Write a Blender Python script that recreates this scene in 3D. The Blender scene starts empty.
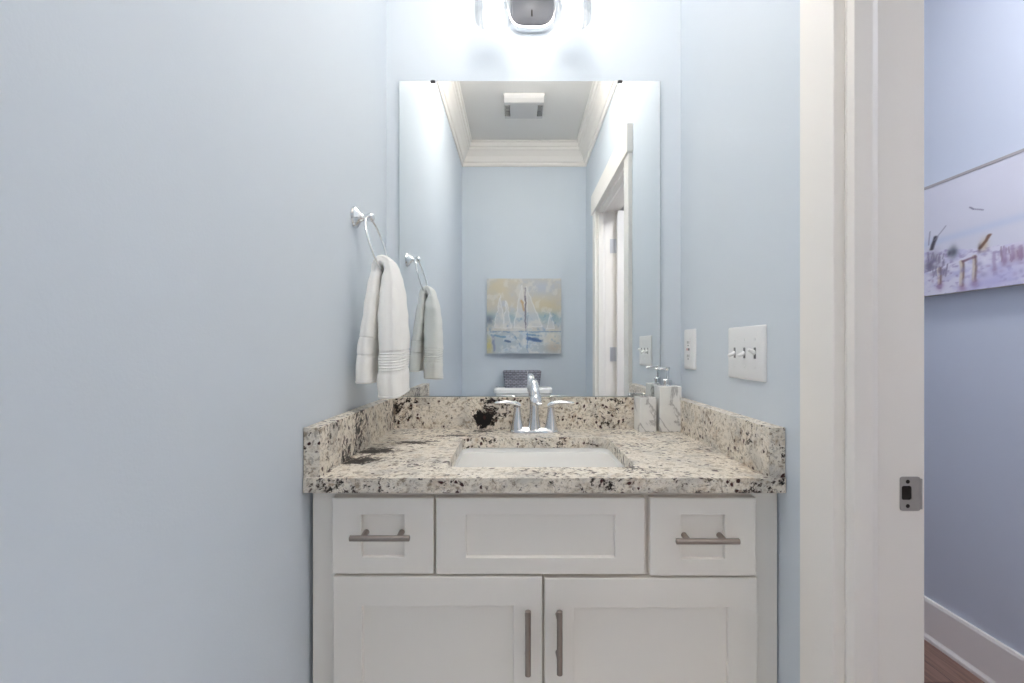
import bpy, bmesh, math, random
import numpy as np
from mathutils import Vector, Matrix

S = bpy.context.scene
COL = S.collection
PI = math.pi

# ------------------------------------------------------------------ camera
F = 465.0                      # focal length in pixels of the 1024 wide frame
CZ = 1.15
cam_d = bpy.data.cameras.new('camera')
cam_d.sensor_width = 36.0
cam_d.lens = F / 1024 * 36.0
cam_d.shift_x = -5.0 / 1024
cam_d.shift_y = 6.5 / 1024
cam_d.clip_start = 0.02
cam = bpy.data.objects.new('camera', cam_d)
COL.objects.link(cam)
cam.location = (0, 0, CZ)
cam.rotation_euler = (PI / 2, 0, 0)
S.camera = cam

# ------------------------------------------------------------------ world, exposure
W = bpy.data.worlds.new('world')
S.world = W
W.use_nodes = True
W.node_tree.nodes['Background'].inputs[0].default_value = (0.75, 0.85, 1.0, 1)
W.node_tree.nodes['Background'].inputs[1].default_value = 1.0
S.view_settings.view_transform = 'Standard'
S.view_settings.look = 'None'
S.view_settings.gamma = 1.0
S.view_settings.use_curve_mapping = False
S.view_settings.exposure = 1.74
S.cycles.use_denoising = True
S.cycles.max_bounces = 14
S.cycles.diffuse_bounces = 8
S.cycles.glossy_bounces = 6
S.cycles.transparent_max_bounces = 16
S.cycles.sample_clamp_indirect = 6.0
S.cycles.caustics_reflective = True
S.cycles.blur_glossy = 0.5

BULB_POWER = 2.3
HALL_FILL_POWER = 22.0
CEIL_FILL_POWER = 11.0

# ------------------------------------------------------------------ materials
def srgb(r, g, b):
    f = lambda c: (c / 255 / 12.92) if c / 255 <= 0.04045 else ((c / 255 + 0.055) / 1.055) ** 2.4
    return (f(r), f(g), f(b), 1.0)

def new_mat(name):
    m = bpy.data.materials.new(name)
    m.use_nodes = True
    nt = m.node_tree
    return m, nt, nt.nodes['Principled BSDF']

def N(nt, kind, **kw):
    n = nt.nodes.new(kind)
    for k, v in kw.items():
        if k.startswith('i_'):
            n.inputs[k[2:].replace('_', ' ')].default_value = v
        else:
            setattr(n, k, v)
    return n

def L(nt, a, b):
    nt.links.new(a, b)

def plain(name, col, rough=0.5, metal=0.0, bump=0.0, bscale=200, var=0.0, vscale=6.0, spec=0.5, coat=0.0):
    m, nt, p = new_mat(name)
    p.inputs['Base Color'].default_value = col
    p.inputs['Roughness'].default_value = rough
    p.inputs['Metallic'].default_value = metal
    p.inputs['Specular IOR Level'].default_value = spec
    p.inputs['Coat Weight'].default_value = coat
    tc = N(nt, 'ShaderNodeTexCoord')
    if bump:
        n = N(nt, 'ShaderNodeTexNoise', i_Scale=bscale, i_Detail=4.0)
        L(nt, tc.outputs['Object'], n.inputs['Vector'])
        b = N(nt, 'ShaderNodeBump', i_Strength=bump, i_Distance=0.002)
        L(nt, n.outputs['Fac'], b.inputs['Height'])
        L(nt, b.outputs['Normal'], p.inputs['Normal'])
    if var:
        n = N(nt, 'ShaderNodeTexNoise', i_Scale=vscale, i_Detail=3.0)
        L(nt, tc.outputs['Object'], n.inputs['Vector'])
        mx = N(nt, 'ShaderNodeMix', data_type='RGBA')
        mx.inputs[6].default_value = tuple(c * (1 - var) for c in col[:3]) + (1,)
        mx.inputs[7].default_value = tuple(min(1, c * (1 + var)) for c in col[:3]) + (1,)
        L(nt, n.outputs['Fac'], mx.inputs[0])
        L(nt, mx.outputs[2], p.inputs['Base Color'])
    return m

M = {}
M['paint'] = plain('wall_paint', srgb(211, 219, 227), 0.55, bump=0.10, bscale=260, var=0.012, spec=0.35)
M['hall_paint'] = plain('hall_paint', srgb(204, 210, 221), 0.6, bump=0.10, bscale=260, var=0.012, spec=0.3)
M['ceiling'] = plain('ceiling_paint', srgb(228, 225, 221), 0.8, bump=0.12, bscale=160, var=0.02)
M['trim'] = plain('trim_paint', srgb(242, 237, 231), 0.38, bump=0.03, bscale=90, var=0.01, vscale=3)
M['cabinet'] = plain('cabinet_paint', srgb(245, 240, 233), 0.42, bump=0.02, bscale=120, var=0.01, vscale=4)
M['cabinet_in'] = plain('cabinet_inside', srgb(150, 130, 105), 0.6, var=0.1, vscale=20)
M['chrome'] = plain('chrome', (0.80, 0.81, 0.83, 1), 0.09, 1.0, bump=0.01, bscale=20)
M['nickel'] = plain('brushed_nickel', (0.36, 0.31, 0.28, 1), 0.33, 1.0, bump=0.05, bscale=400, var=0.06, vscale=60)
M['satin'] = plain('satin_steel', (0.42, 0.40, 0.385, 1), 0.38, 1.0, var=0.05, vscale=80)
M['hinge'] = plain('hinge_steel', (0.66, 0.66, 0.68, 1), 0.4, 0.8, var=0.03, vscale=80)
M['vent'] = plain('vent_plastic', srgb(200, 198, 196), 0.45, var=0.01)
M['dark'] = plain('dark_hole', srgb(30, 22, 18), 0.8, var=0.1, vscale=200)
M['ceramic'] = plain('white_ceramic', srgb(240, 240, 238), 0.12, var=0.005, coat=0.4)
M['plastic'] = plain('white_plastic', srgb(236, 236, 236), 0.28, var=0.005)
M['red'] = plain('pink_plastic', srgb(215, 180, 178), 0.4, var=0.02)
M['basket_metal'] = plain('basket_strap', srgb(190, 190, 195), 0.5, var=0.05, vscale=100)
M['slot'] = plain('grey_slot', srgb(120, 122, 124), 0.5, var=0.03)
M['clip'] = plain('mirror_clip', srgb(45, 45, 48), 0.4, var=0.05, vscale=100)
M['plate_grey'] = plain('satin_grey_metal', (0.12, 0.125, 0.142, 1), 0.45, 0.0, var=0.03, vscale=40)
M['edge'] = plain('mirror_edge', srgb(120, 135, 132), 0.3, var=0.05, vscale=30)
M['vent_in'] = plain('vent_inside', srgb(90, 88, 86), 0.8, var=0.1, vscale=60)

# mirror glass
m, nt, p = new_mat('mirror_glass')
p.inputs['Base Color'].default_value = (0.86, 0.885, 0.885, 1)
p.inputs['Metallic'].default_value = 1.0
p.inputs['Roughness'].default_value = 0.0
M['mirror'] = m

# thin clear glass: what is not reflected goes straight through
m, nt, p = new_mat('clear_glass')
nt.nodes.remove(p)
out = nt.nodes['Material Output']
tr = N(nt, 'ShaderNodeBsdfTransparent'); tr.inputs[0].default_value = (0.97, 0.975, 0.98, 1)
gl = N(nt, 'ShaderNodeBsdfGlossy', i_Roughness=0.03)
lw = N(nt, 'ShaderNodeLayerWeight', i_Blend=0.28)
mr = N(nt, 'ShaderNodeMapRange'); mr.inputs[3].default_value = 0.04; mr.inputs[4].default_value = 0.40
L(nt, lw.outputs['Fresnel'], mr.inputs[0])
mx = N(nt, 'ShaderNodeMixShader')
L(nt, mr.outputs[0], mx.inputs[0]); L(nt, tr.outputs[0], mx.inputs[1]); L(nt, gl.outputs[0], mx.inputs[2])
L(nt, mx.outputs[0], out.inputs[0])
M['glass'] = m

def emit(name, col, power):
    m, nt, p = new_mat(name)
    p.inputs['Base Color'].default_value = (0.9, 0.9, 0.9, 1)
    p.inputs['Emission Color'].default_value = col
    p.inputs['Emission Strength'].default_value = power
    return m
M['bulb'] = emit('lit_bulb', (1.0, 0.965, 0.93, 1), BULB_POWER)
M['dome'] = emit('lit_dome', (0.95, 0.96, 1.0, 1), HALL_FILL_POWER)  # glow of the added hall fill dome
M['can'] = emit('lit_downlight', (1.0, 0.955, 0.90, 1), CEIL_FILL_POWER)  # glow of the added bathroom fill bowl

# terry cloth
def cloth(name, col):
    m, nt, p = new_mat(name)
    p.inputs['Base Color'].default_value = col
    p.inputs['Roughness'].default_value = 0.95
    p.inputs['Sheen Weight'].default_value = 0.3
    tc = N(nt, 'ShaderNodeTexCoord')
    v = N(nt, 'ShaderNodeTexVoronoi', i_Scale=620.0)
    n = N(nt, 'ShaderNodeTexNoise', i_Scale=60.0, i_Detail=3.0)
    L(nt, tc.outputs['Object'], v.inputs['Vector']); L(nt, tc.outputs['Object'], n.inputs['Vector'])
    ad = N(nt, 'ShaderNodeMath', operation='ADD')
    L(nt, v.outputs['Distance'], ad.inputs[0]); L(nt, n.outputs['Fac'], ad.inputs[1])
    b = N(nt, 'ShaderNodeBump', i_Strength=0.35, i_Distance=0.002)
    L(nt, ad.outputs[0], b.inputs['Height']); L(nt, b.outputs['Normal'], p.inputs['Normal'])
    return m
M['towel'] = cloth('white_terry', srgb(250, 249, 246))

# granite with natural dark clusters placed where the slab has them
def granite(name, blobs):
    m, nt, p = new_mat(name)
    p.inputs['Roughness'].default_value = 0.34
    p.inputs['Specular IOR Level'].default_value = 0.3
    geo = N(nt, 'ShaderNodeNewGeometry')
    pos = geo.outputs['Position']
    dis = N(nt, 'ShaderNodeTexNoise', i_Scale=9.0, i_Detail=4.0)
    L(nt, pos, dis.inputs['Vector'])
    sc = N(nt, 'ShaderNodeVectorMath', operation='SCALE'); sc.inputs['Scale'].default_value = 0.06
    L(nt, dis.outputs['Color'], sc.inputs[0])
    wp = N(nt, 'ShaderNodeVectorMath', operation='ADD')
    L(nt, pos, wp.inputs[0]); L(nt, sc.outputs[0], wp.inputs[1])
    P = wp.outputs[0]
    def noise(scale, detail=6.0, rough=0.6, src=P):
        n = N(nt, 'ShaderNodeTexNoise', i_Scale=scale, i_Detail=detail, i_Roughness=rough)
        L(nt, src, n.inputs['Vector']); return n.outputs['Fac']
    def ramp(fac, stops):
        r = N(nt, 'ShaderNodeValToRGB')
        e = r.color_ramp.elements
        e[0].position, e[0].color = stops[0]
        e[1].position, e[1].color = stops[-1]
        for s in stops[1:-1]:
            x = e.new(s[0]); x.color = s[1]
        L(nt, fac, r.inputs[0]); return r.outputs['Color']
    def mix(fac, a, b, blend='MIX'):
        x = N(nt, 'ShaderNodeMix', data_type='RGBA', blend_type=blend)
        if isinstance(fac, float): x.inputs[0].default_value = fac
        else: L(nt, fac, x.inputs[0])
        for s, v in ((6, a), (7, b)):
            if isinstance(v, tuple): x.inputs[s].default_value = v
            else: L(nt, v, x.inputs[s])
        return x.outputs[2]
    def math_(op, a, b=None, clamp=False):
        x = N(nt, 'ShaderNodeMath', operation=op, use_clamp=clamp)
        for i, v in enumerate((a, b)):
            if v is None: continue
            if isinstance(v, (int, float)): x.inputs[i].default_value = v
            else: L(nt, v, x.inputs[i])
        return x.outputs[0]
    def step(fac, lo, hi):
        x = N(nt, 'ShaderNodeMapRange'); x.clamp = True
        x.inputs[1].default_value = lo; x.inputs[2].default_value = hi
        L(nt, fac, x.inputs[0]); return x.outputs[0]
    base = ramp(noise(62, 8, 0.72), [(0.32, srgb(126, 114, 100)), (0.40, srgb(178, 164, 146)), (0.47, srgb(228, 219, 204)), (0.56, srgb(240, 233, 222)), (0.63, srgb(210, 198, 182)), (0.71, srgb(172, 160, 146))])
    grey = step(noise(13, 5, 0.6), 0.50, 0.64)
    base = mix(math_('MULTIPLY', grey, 0.42), base, srgb(150, 150, 150))
    tan = step(noise(22, 5, 0.7), 0.56, 0.68)
    base = mix(math_('MULTIPLY', tan, 0.5), base, srgb(176, 146, 112))
    fine = step(noise(135, 4, 0.7), 0.55, 0.63)
    base = mix(math_('MULTIPLY', fine, 0.45), base, srgb(112, 100, 90))
    # mask of where dark minerals gather
    clus = step(noise(7, 4, 0.6), 0.42, 0.62)
    for (bx_, by_, bz_, rx, ry, rz, strength) in blobs:
        su = N(nt, 'ShaderNodeVectorMath', operation='SUBTRACT'); su.inputs[1].default_value = (bx_ + 0.03, by_ + 0.03, bz_ + 0.03)
        L(nt, P, su.inputs[0])
        dv = N(nt, 'ShaderNodeVectorMath', operation='DIVIDE'); dv.inputs[1].default_value = (rx, ry, rz)
        L(nt, su.outputs[0], dv.inputs[0])
        ln = N(nt, 'ShaderNodeVectorMath', operation='LENGTH'); L(nt, dv.outputs[0], ln.inputs[0])
        s = step(ln.outputs['Value'], 1.25, 0.35)
        clus = math_('ADD', clus, math_('MULTIPLY', s, strength))
    nz = noise(75, 5, 0.72)
    v = math_('ADD', nz, math_('MULTIPLY', clus, 0.105))
    base = mix(step(v, 0.630, 0.675), base, srgb(84, 72, 64))
    base = mix(step(v, 0.690, 0.725), base, srgb(24, 20, 20))
    # garnets
    vo = N(nt, 'ShaderNodeTexVoronoi', i_Scale=95.0)
    L(nt, P, vo.inputs['Vector'])
    sep = N(nt, 'ShaderNodeSeparateColor'); L(nt, vo.outputs['Color'], sep.inputs[0])
    sel = math_('GREATER_THAN', math_('ADD', sep.outputs[0], math_('MULTIPLY', clus, 0.05)), 0.93)
    near = step(vo.outputs['Distance'], 0.50, 0.34)
    base = mix(math_('MULTIPLY', sel, near), base, srgb(66, 38, 36))
    L(nt, base, p.inputs['Base Color'])
    return m

BLOBS = [(-0.352, 1.03, 0.902, 0.050, 0.042, 0.055, 2.5), (-0.325, 1.12, 0.902, 0.055, 0.034, 0.12, 2.1), (-0.36, 1.10, 0.902, 0.05, 0.10, 0.12, .5),
         (-0.275, 1.215, 0.902, 0.050, 0.026, 0.12, 2.6), (-0.225, 1.235, 0.902, 0.03, 0.015, 0.12, 1.5), (-0.17, 1.31, 0.902, 0.05, 0.012, 0.12, 1.7),
         (-0.085, 1.43, 0.952, 0.018, 0.12, 0.024, 1.2), (-0.112, 1.43, 0.922, 0.030, 0.12, 0.016, 1.5), (-0.095, 1.43, 0.930, 0.05, 0.12, 0.040, .8),
         (-0.10, 1.385, 0.902, 0.035, 0.012, 0.12, 1.6),
         (-0.33, 1.43, 0.955, 0.06, 0.10, 0.06, .55), (-0.385, 1.13, 0.96, 0.10, 0.05, 0.07, 1.0),
         (-0.07, 1.43, 0.982, 0.05, 0.12, 0.008, 1.3), (0.10, 1.286, 0.89, 0.05, 0.02, 0.05, 0.6), (0.28, 1.36, 0.902, 0.035, 0.010, 0.12, 1.3)]
M['granite'] = granite('granite', BLOBS)

# marble
m, nt, p = new_mat('white_marble')
p.inputs['Roughness'].default_value = 0.25
tc = N(nt, 'ShaderNodeTexCoord')
n1 = N(nt, 'ShaderNodeTexNoise', i_Scale=7.0, i_Detail=5.0, i_Roughness=0.55, i_Distortion=0.8)
L(nt, tc.outputs['Object'], n1.inputs['Vector'])
r = N(nt, 'ShaderNodeValToRGB'); e = r.color_ramp.elements
e[0].position = 0.40; e[0].color = srgb(238, 237, 234)
e[1].position = 0.62; e[1].color = srgb(232, 231, 228)
x = e.new(0.480); x.color = srgb(232, 231, 229)
x = e.new(0.50); x.color = srgb(176, 174, 173)
x = e.new(0.520); x.color = srgb(233, 232, 230)
L(nt, n1.outputs['Fac'], r.inputs[0]); L(nt, r.outputs[0], p.inputs['Base Color'])
M['marble'] = m

# wood plank floor (boards run along y)
m, nt, p = new_mat('wood_floor')
p.inputs['Roughness'].default_value = 0.4
tc = N(nt, 'ShaderNodeTexCoord')
mp = N(nt, 'ShaderNodeMapping'); mp.inputs['Rotation'].default_value = (0, 0, PI / 2)
L(nt, tc.outputs['Object'], mp.inputs[0])
br = N(nt, 'ShaderNodeTexBrick')
br.inputs['Scale'].default_value = 1.0
br.inputs['Brick Width'].default_value = 1.2; br.inputs['Row Height'].default_value = 0.15
br.inputs['Mortar Size'].default_value = 0.0015
br.inputs['Color1'].default_value = srgb(156, 124, 110); br.inputs['Color2'].default_value = srgb(134, 106, 96)
br.inputs['Mortar'].default_value = srgb(70, 52, 46)
L(nt, mp.outputs[0], br.inputs['Vector'])
mp2 = N(nt, 'ShaderNodeMapping'); mp2.inputs['Scale'].default_value = (30, 2.2, 1)
L(nt, tc.outputs['Object'], mp2.inputs[0])
n1 = N(nt, 'ShaderNodeTexNoise', i_Scale=2.0, i_Detail=6.0, i_Distortion=0.8)
L(nt, mp2.outputs[0], n1.inputs['Vector'])
r = N(nt, 'ShaderNodeValToRGB'); e = r.color_ramp.elements
e[0].position = 0.3; e[0].color = (0.55, 0.52, 0.52, 1); e[1].position = 0.7; e[1].color = (1.15, 1.12, 1.1, 1)
L(nt, n1.outputs['Fac'], r.inputs[0])
mx = N(nt, 'ShaderNodeMix', data_type='RGBA', blend_type='MULTIPLY'); mx.inputs[0].default_value = 1.0
L(nt, br.outputs['Color'], mx.inputs[6]); L(nt, r.outputs[0], mx.inputs[7]); L(nt, mx.outputs[2], p.inputs['Base Color'])
M['wood'] = m

# pale tile for the unseen small-room floor, added to bounce light
m, nt, p = new_mat('floor_tile')
p.inputs['Roughness'].default_value = 0.35
tc = N(nt, 'ShaderNodeTexCoord')
br = N(nt, 'ShaderNodeTexBrick'); br.inputs['Scale'].default_value = 1.0; br.offset = 0.5
br.inputs['Brick Width'].default_value = 0.6; br.inputs['Row Height'].default_value = 0.3; br.inputs['Mortar Size'].default_value = 0.003
br.inputs['Color1'].default_value = srgb(236, 232, 226); br.inputs['Color2'].default_value = srgb(229, 225, 219); br.inputs['Mortar'].default_value = srgb(190, 186, 180)
L(nt, tc.outputs['Object'], br.inputs['Vector']); L(nt, br.outputs['Color'], p.inputs['Base Color'])
M['tile'] = m

# woven basket
m, nt, p = new_mat('grey_weave')
p.inputs['Roughness'].default_value = 0.8
tc = N(nt, 'ShaderNodeTexCoord')
br = N(nt, 'ShaderNodeTexBrick'); br.inputs['Scale'].default_value = 1.0
br.inputs['Brick Width'].default_value = 0.028; br.inputs['Row Height'].default_value = 0.012; br.inputs['Mortar Size'].default_value = 0.0018
br.inputs['Color1'].default_value = srgb(176, 176, 186); br.inputs['Color2'].default_value = srgb(140, 140, 152); br.inputs['Mortar'].default_value = srgb(92, 92, 100)
mp = N(nt, 'ShaderNodeMapping'); mp.inputs['Rotation'].default_value = (-PI / 2, 0, 0)
L(nt, tc.outputs['Object'], mp.inputs[0]); L(nt, mp.outputs[0], br.inputs['Vector'])
L(nt, br.outputs['Color'], p.inputs['Base Color'])
M['weave'] = m

# painted canvas: colours live in a colour attribute
m, nt, p = new_mat('painted_canvas')
p.inputs['Roughness'].default_value = 0.7
at = N(nt, 'ShaderNodeVertexColor', layer_name='paint')
L(nt, at.outputs['Color'], p.inputs['Base Color'])
M['canvas'] = m
M['canvas_side'] = plain('canvas_side', srgb(205, 203, 198), 0.8, var=0.03, vscale=60)
M['canvas_side_grey'] = plain('canvas_side_grey', srgb(172, 166, 166), 0.8, var=0.03, vscale=60)

# ------------------------------------------------------------------ mesh helpers
def bx(bm, x0, x1, y0, y1, z0, z1, bev=0.0, seg=2):
    vs = [bm.verts.new((x, y, z)) for x in (x0, x1) for y in (y0, y1) for z in (z0, z1)]
    fs = [(0, 1, 3, 2), (4, 6, 7, 5), (0, 4, 5, 1), (2, 3, 7, 6), (0, 2, 6, 4), (1, 5, 7, 3)]
    faces = [bm.faces.new([vs[i] for i in f]) for f in fs]
    if bev:
        es = list({e for f in faces for e in f.edges})
        bmesh.ops.bevel(bm, geom=es, offset=bev, segments=seg, profile=0.5, affect='EDGES')
    return vs

def loft(bm, rings, cap=True):
    R = [[bm.verts.new(p) for p in ring] for ring in rings]
    n = len(R[0])
    for a, b in zip(R, R[1:]):
        for i in range(n):
            j = (i + 1) % n
            bm.faces.new((a[i], a[j], b[j], b[i]))
    if cap:
        bm.faces.new(list(reversed(R[0]))); bm.faces.new(R[-1])
    return R

def lathe(bm, prof, c=(0, 0, 0), axis='z', seg=32, cap=True):
    rings = []
    for r, h in prof:
        ring = []
        for i in range(seg):
            a = 2 * PI * i / seg
            u, v = r * math.cos(a), r * math.sin(a)
            if axis == 'z': q = (u, v, h)
            elif axis == 'x': q = (h, u, v)
            else: q = (v, h, u)
            ring.append((c[0] + q[0], c[1] + q[1], c[2] + q[2]))
        rings.append(ring)
    return loft(bm, rings, cap)

def tube(bm, pts, radii, seg=16, flat=None, cap=True):
    pts = [Vector(p) for p in pts]
    if not isinstance(radii, (list, tuple)): radii = [radii] * len(pts)
    rings = []
    up = None
    for i, p in enumerate(pts):
        d = (pts[min(i + 1, len(pts) - 1)] - pts[max(i - 1, 0)]).normalized()
        if up is None:
            up = Vector((0, 0, 1)) if abs(d.z) < 0.9 else Vector((1, 0, 0))
        s = d.cross(up).normalized(); u = s.cross(d).normalized(); up = u
        r = radii[i]
        ra, rb = (r if isinstance(r, tuple) else (r, r))
        rings.append([tuple(p + s * (ra * math.cos(2 * PI * k / seg)) + u * (rb * math.sin(2 * PI * k / seg))) for k in range(seg)])
    return loft(bm, rings, cap)

def torus(bm, c, R, r, ax1, ax2, seg=48, s2=12):
    c = Vector(c); a1 = Vector(ax1).normalized(); a2 = Vector(ax2).normalized(); n = a1.cross(a2).normalized()
    rings = []
    for i in range(seg):
        t = 2 * PI * i / seg
        rad = a1 * math.cos(t) + a2 * math.sin(t)
        rings.append([bm.verts.new(c + rad * (R + r * math.cos(2 * PI * k / s2)) + n * (r * math.sin(2 * PI * k / s2))) for k in range(s2)])
    for i in range(seg):
        a, b = rings[i], rings[(i + 1) % seg]
        for k in range(s2):
            j = (k + 1) % s2
            bm.faces.new((a[k], a[j], b[j], b[k]))

def rrect(x0, x1, y0, y1, r, seg=6):
    pts = []
    for cx, cy, a0 in ((x1 - r, y1 - r, 0), (x0 + r, y1 - r, 90), (x0 + r, y0 + r, 180), (x1 - r, y0 + r, 270)):
        for k in range(seg + 1):
            a = math.radians(a0 + 90 * k / seg)
            pts.append((cx + r * math.cos(a), cy + r * math.sin(a)))
    return pts

def superell(cx, cy, a, b, n=2.6, seg=40):
    pts = []
    for k in range(seg):
        t = 2 * PI * k / seg
        c, s = math.cos(t), math.sin(t)
        pts.append((cx + a * math.copysign(abs(c) ** (2 / n), c), cy + b * math.copysign(abs(s) ** (2 / n), s)))
    return pts

def plate_with_hole(bm, outer, inner, z0, z1):
    """flat slab with one hole; outer and inner are 2-D loops"""
    def loopv(pts, z): return [bm.verts.new((x, y, z)) for x, y in pts]
    ot, it, ob, ib = loopv(outer, z1), loopv(inner, z1), loopv(outer, z0), loopv(inner, z0)
    for a, b in ((ot, it), (ob, ib)):
        es = []
        for lp in (a, b):
            for i in range(len(lp)):
                es.append(bm.edges.new((lp[i], lp[(i + 1) % len(lp)])))
        bmesh.ops.triangle_fill(bm, edges=es, use_beauty=True)
    for t, b in ((ot, ob), (it, ib)):
        for i in range(len(t)):
            j = (i + 1) % len(t)
            bm.faces.new((t[i], t[j], b[j], b[i]))

def mk(name, bm, mat, parent=None, smooth=False, auto=35):
    bmesh.ops.recalc_face_normals(bm, faces=bm.faces)
    me = bpy.data.meshes.new(name)
    if parent is not None:
        w = parent['_w']
        bmesh.ops.translate(bm, verts=bm.verts, vec=(-w[0], -w[1], -w[2]))
        org = Vector(w)
    else:
        xs = [v.co for v in bm.verts]
        org = Vector(((min(v.x for v in xs) + max(v.x for v in xs)) / 2, (min(v.y for v in xs) + max(v.y for v in xs)) / 2, min(v.z for v in xs)))
        bmesh.ops.translate(bm, verts=bm.verts, vec=-org)
    if smooth:
        for f in bm.faces: f.smooth = True
        for e in bm.edges:
            if len(e.link_faces) == 2 and e.calc_face_angle(0) > math.radians(auto): e.smooth = False
    bm.to_mesh(me); bm.free()
    me.materials.append(mat)
    o = bpy.data.objects.new(name, me)
    COL.objects.link(o)
    if parent is not None:
        o.parent = parent
    else:
        o.location = org
    o['_w'] = list(org)
    return o

def tag(o, label=None, cat=None, group=None, kind=None):
    if label: o['label'] = label
    if cat: o['category'] = cat
    if group: o['group'] = group
    if kind: o['kind'] = kind
    return o

def thing(name, loc, label, cat, group=None):
    o = bpy.data.objects.new(name, None)
    o.empty_display_size = 0.05
    COL.objects.link(o)
    o.location = loc
    o['_w'] = list(loc)
    return tag(o, label, cat, group)

def struct(name, bm, mat, smooth=False):
    o = mk(name, bm, mat, None, smooth)
    o['kind'] = 'structure'
    return o

def B(): return bmesh.new()

# ------------------------------------------------------------------ room sizes
XL, XR, YB, YR, ZC = -0.410, 0.515, 1.46, -0.57, 2.665
XH0, XH1 = 0.627, 1.63          # hall side of the right wall, far wall of the hall
HY0, HY1 = -2.6, 3.4
DY0, DY1, DZ = -0.075, 0.727, 2.02   # door opening
ZT = 0.902                      # worktop height

# ------------------------------------------------------------------ setting
b = B(); bx(b, XL - .12, XH1 + .1, HY0 - .1, HY1 + .1, -0.1, 0); struct('floor', b, M['wood'])
b = B(); bx(b, XL, XR + .055, YR, YB, 0.0, .004); struct('floor', b, M['tile'])  # unseen pale floor, added to throw light back up at the cabinet
b = B(); bx(b, XL - .12, XH1 + .1, HY0 - .1, HY1 + .1, ZC, ZC + .1); struct('ceiling', b, M['ceiling'])
b = B(); bx(b, XL - .12, XL, YR - .12, YB + .12, 0, ZC); struct('wall_left', b, M['paint'])
b = B(); bx(b, XL, XR, YB, YB + .12, 0, ZC); struct('wall_back', b, M['paint'])
b = B(); bx(b, XL, XR, YR - .12, YR, 0, ZC); struct('wall_rear', b, M['paint'])
b = B()
JT = 0.019
bx(b, XR, XH0, HY0, DY0 - JT, 0, ZC); bx(b, XR, XH0, DY1 + JT, HY1, 0, ZC); bx(b, XR, XH0, DY0 - JT, DY1 + JT, DZ + JT, ZC)
o = struct('wall_right', b, M['paint'])
o.data.materials.append(M['hall_paint'])
for pl in o.data.polygons:
    if pl.normal.x > 0.9: pl.material_index = 1
b = B(); bx(b, XH1, XH1 + .1, HY0, HY1, 0, ZC); struct('wall_hall', b, M['hall_paint'])
b = B(); bx(b, XH0, XH1, HY1, HY1 + .1, 0, ZC); struct('wall_hall_end', b, M['hall_paint'])
b = B(); bx(b, XH0, XH1, HY0 - .1, HY0, 0, ZC); struct('wall_hall_start', b, M['hall_paint'])

# baseboards: board, eased top, shoe at the floor
BASE = [(0, 0), (0.022, 0), (0.022, 0.012), (0.016, 0.020), (0.014, 0.024), (0.014, 0.150), (0.010, 0.160), (0, 0.160)]
def run_profile(name, prof, p0, p1, nrm, mat=None, up=1, z=0.0):
    """prof (out, up) swept straight from p0 to p1, nrm points into the room"""
    b = B()
    rings = []
    for p in (p0, p1):
        rings.append([(p[0] + nrm[0] * a, p[1] + nrm[1] * a, z + up * h) for a, h in prof])
    loft(b, rings)
    return struct(name, b, mat or M['trim'])
CAS = 0.088
run_profile('baseboard_hall', BASE, (XH1, HY0), (XH1, HY1), (-1, 0))
run_profile('baseboard_left', BASE, (XL, YR + .015), (XL, 0.90), (1, 0))
run_profile('baseboard_rear', BASE, (XL, YR), (XR, YR), (0, 1))
run_profile('baseboard_right', BASE, (XR, YR + .015), (XR, DY0 - CAS - .003), (-1, 0))
run_profile('baseboard_hall_near', BASE, (XH0, DY1 + CAS + .003), (XH0, HY1), (1, 0))
# crown moulding
CR = [(0, 0), (0, -0.165), (0.008, -0.165), (0.012, -0.155), (0.012, -0.140), (0.020, -0.134), (0.032, -0.100), (0.052, -0.068),
      (0.060, -0.060), (0.060, -0.046), (0.070, -0.040), (0.072, -0.016), (0.082, -0.012), (0.082, 0)]
def crown(n, p0, p1, nrm):
    """mitred at both ends"""
    b = B(); d = Vector((p1[0] - p0[0], p1[1] - p0[1])).normalized()
    rings = []
    for p, s in ((p0, 1), (p1, -1)):
        rings.append([(p[0] + nrm[0] * a + d.x * a * s, p[1] + nrm[1] * a + d.y * a * s, ZC + h) for a, h in CR])
    loft(b, rings); struct('trim_%d' % n, b, M['trim'])
crown(1, (XL, YR), (XL, YB), (1, 0)); crown(2, (XR, YR), (XR, YB), (-1, 0))
crown(3, (XL, YR), (XR, YR), (0, 1)); crown(4, (XL, YB), (XR, YB), (0, -1))

# door frame: jamb, stop, casings on both faces of the wall
b = B()
bx(b, XR, XH0, DY1, DY1 + JT, 0, DZ + JT); bx(b, XR, XH0, DY0 - JT, DY0, 0, DZ + JT); bx(b, XR, XH0, DY0, DY1, DZ, DZ + JT)
jamb = struct('trim_5', b, M['trim'])
jamb['label'] = 'white painted jamb lining the doorway, with a steel strike plate'
SX0, SX1 = XR + .001, XR + .044
b = B()
ST = 0.012
def stop_prof(y, s):   # bevelled far edge
    return [(SX0, y), (SX0 + .003, y - s * ST), (SX1 - .012, y - s * ST), (SX1 + .002, y - s * .004), (SX1 + .004, y)]
for y, s in ((DY1, 1), (DY0, -1)):
    pr = stop_prof(y, s)
    loft(b, [[(x, yy, 0) for x, yy in pr], [(x, yy, DZ) for x, yy in pr]])
pr = stop_prof(DZ, 1)
loft(b, [[(x, DY0 + ST, zz) for x, zz in pr], [(x, DY1 - ST, zz) for x, zz in pr]])
o = mk('stop', b, M['trim'], jamb)
RV = 0.003
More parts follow.
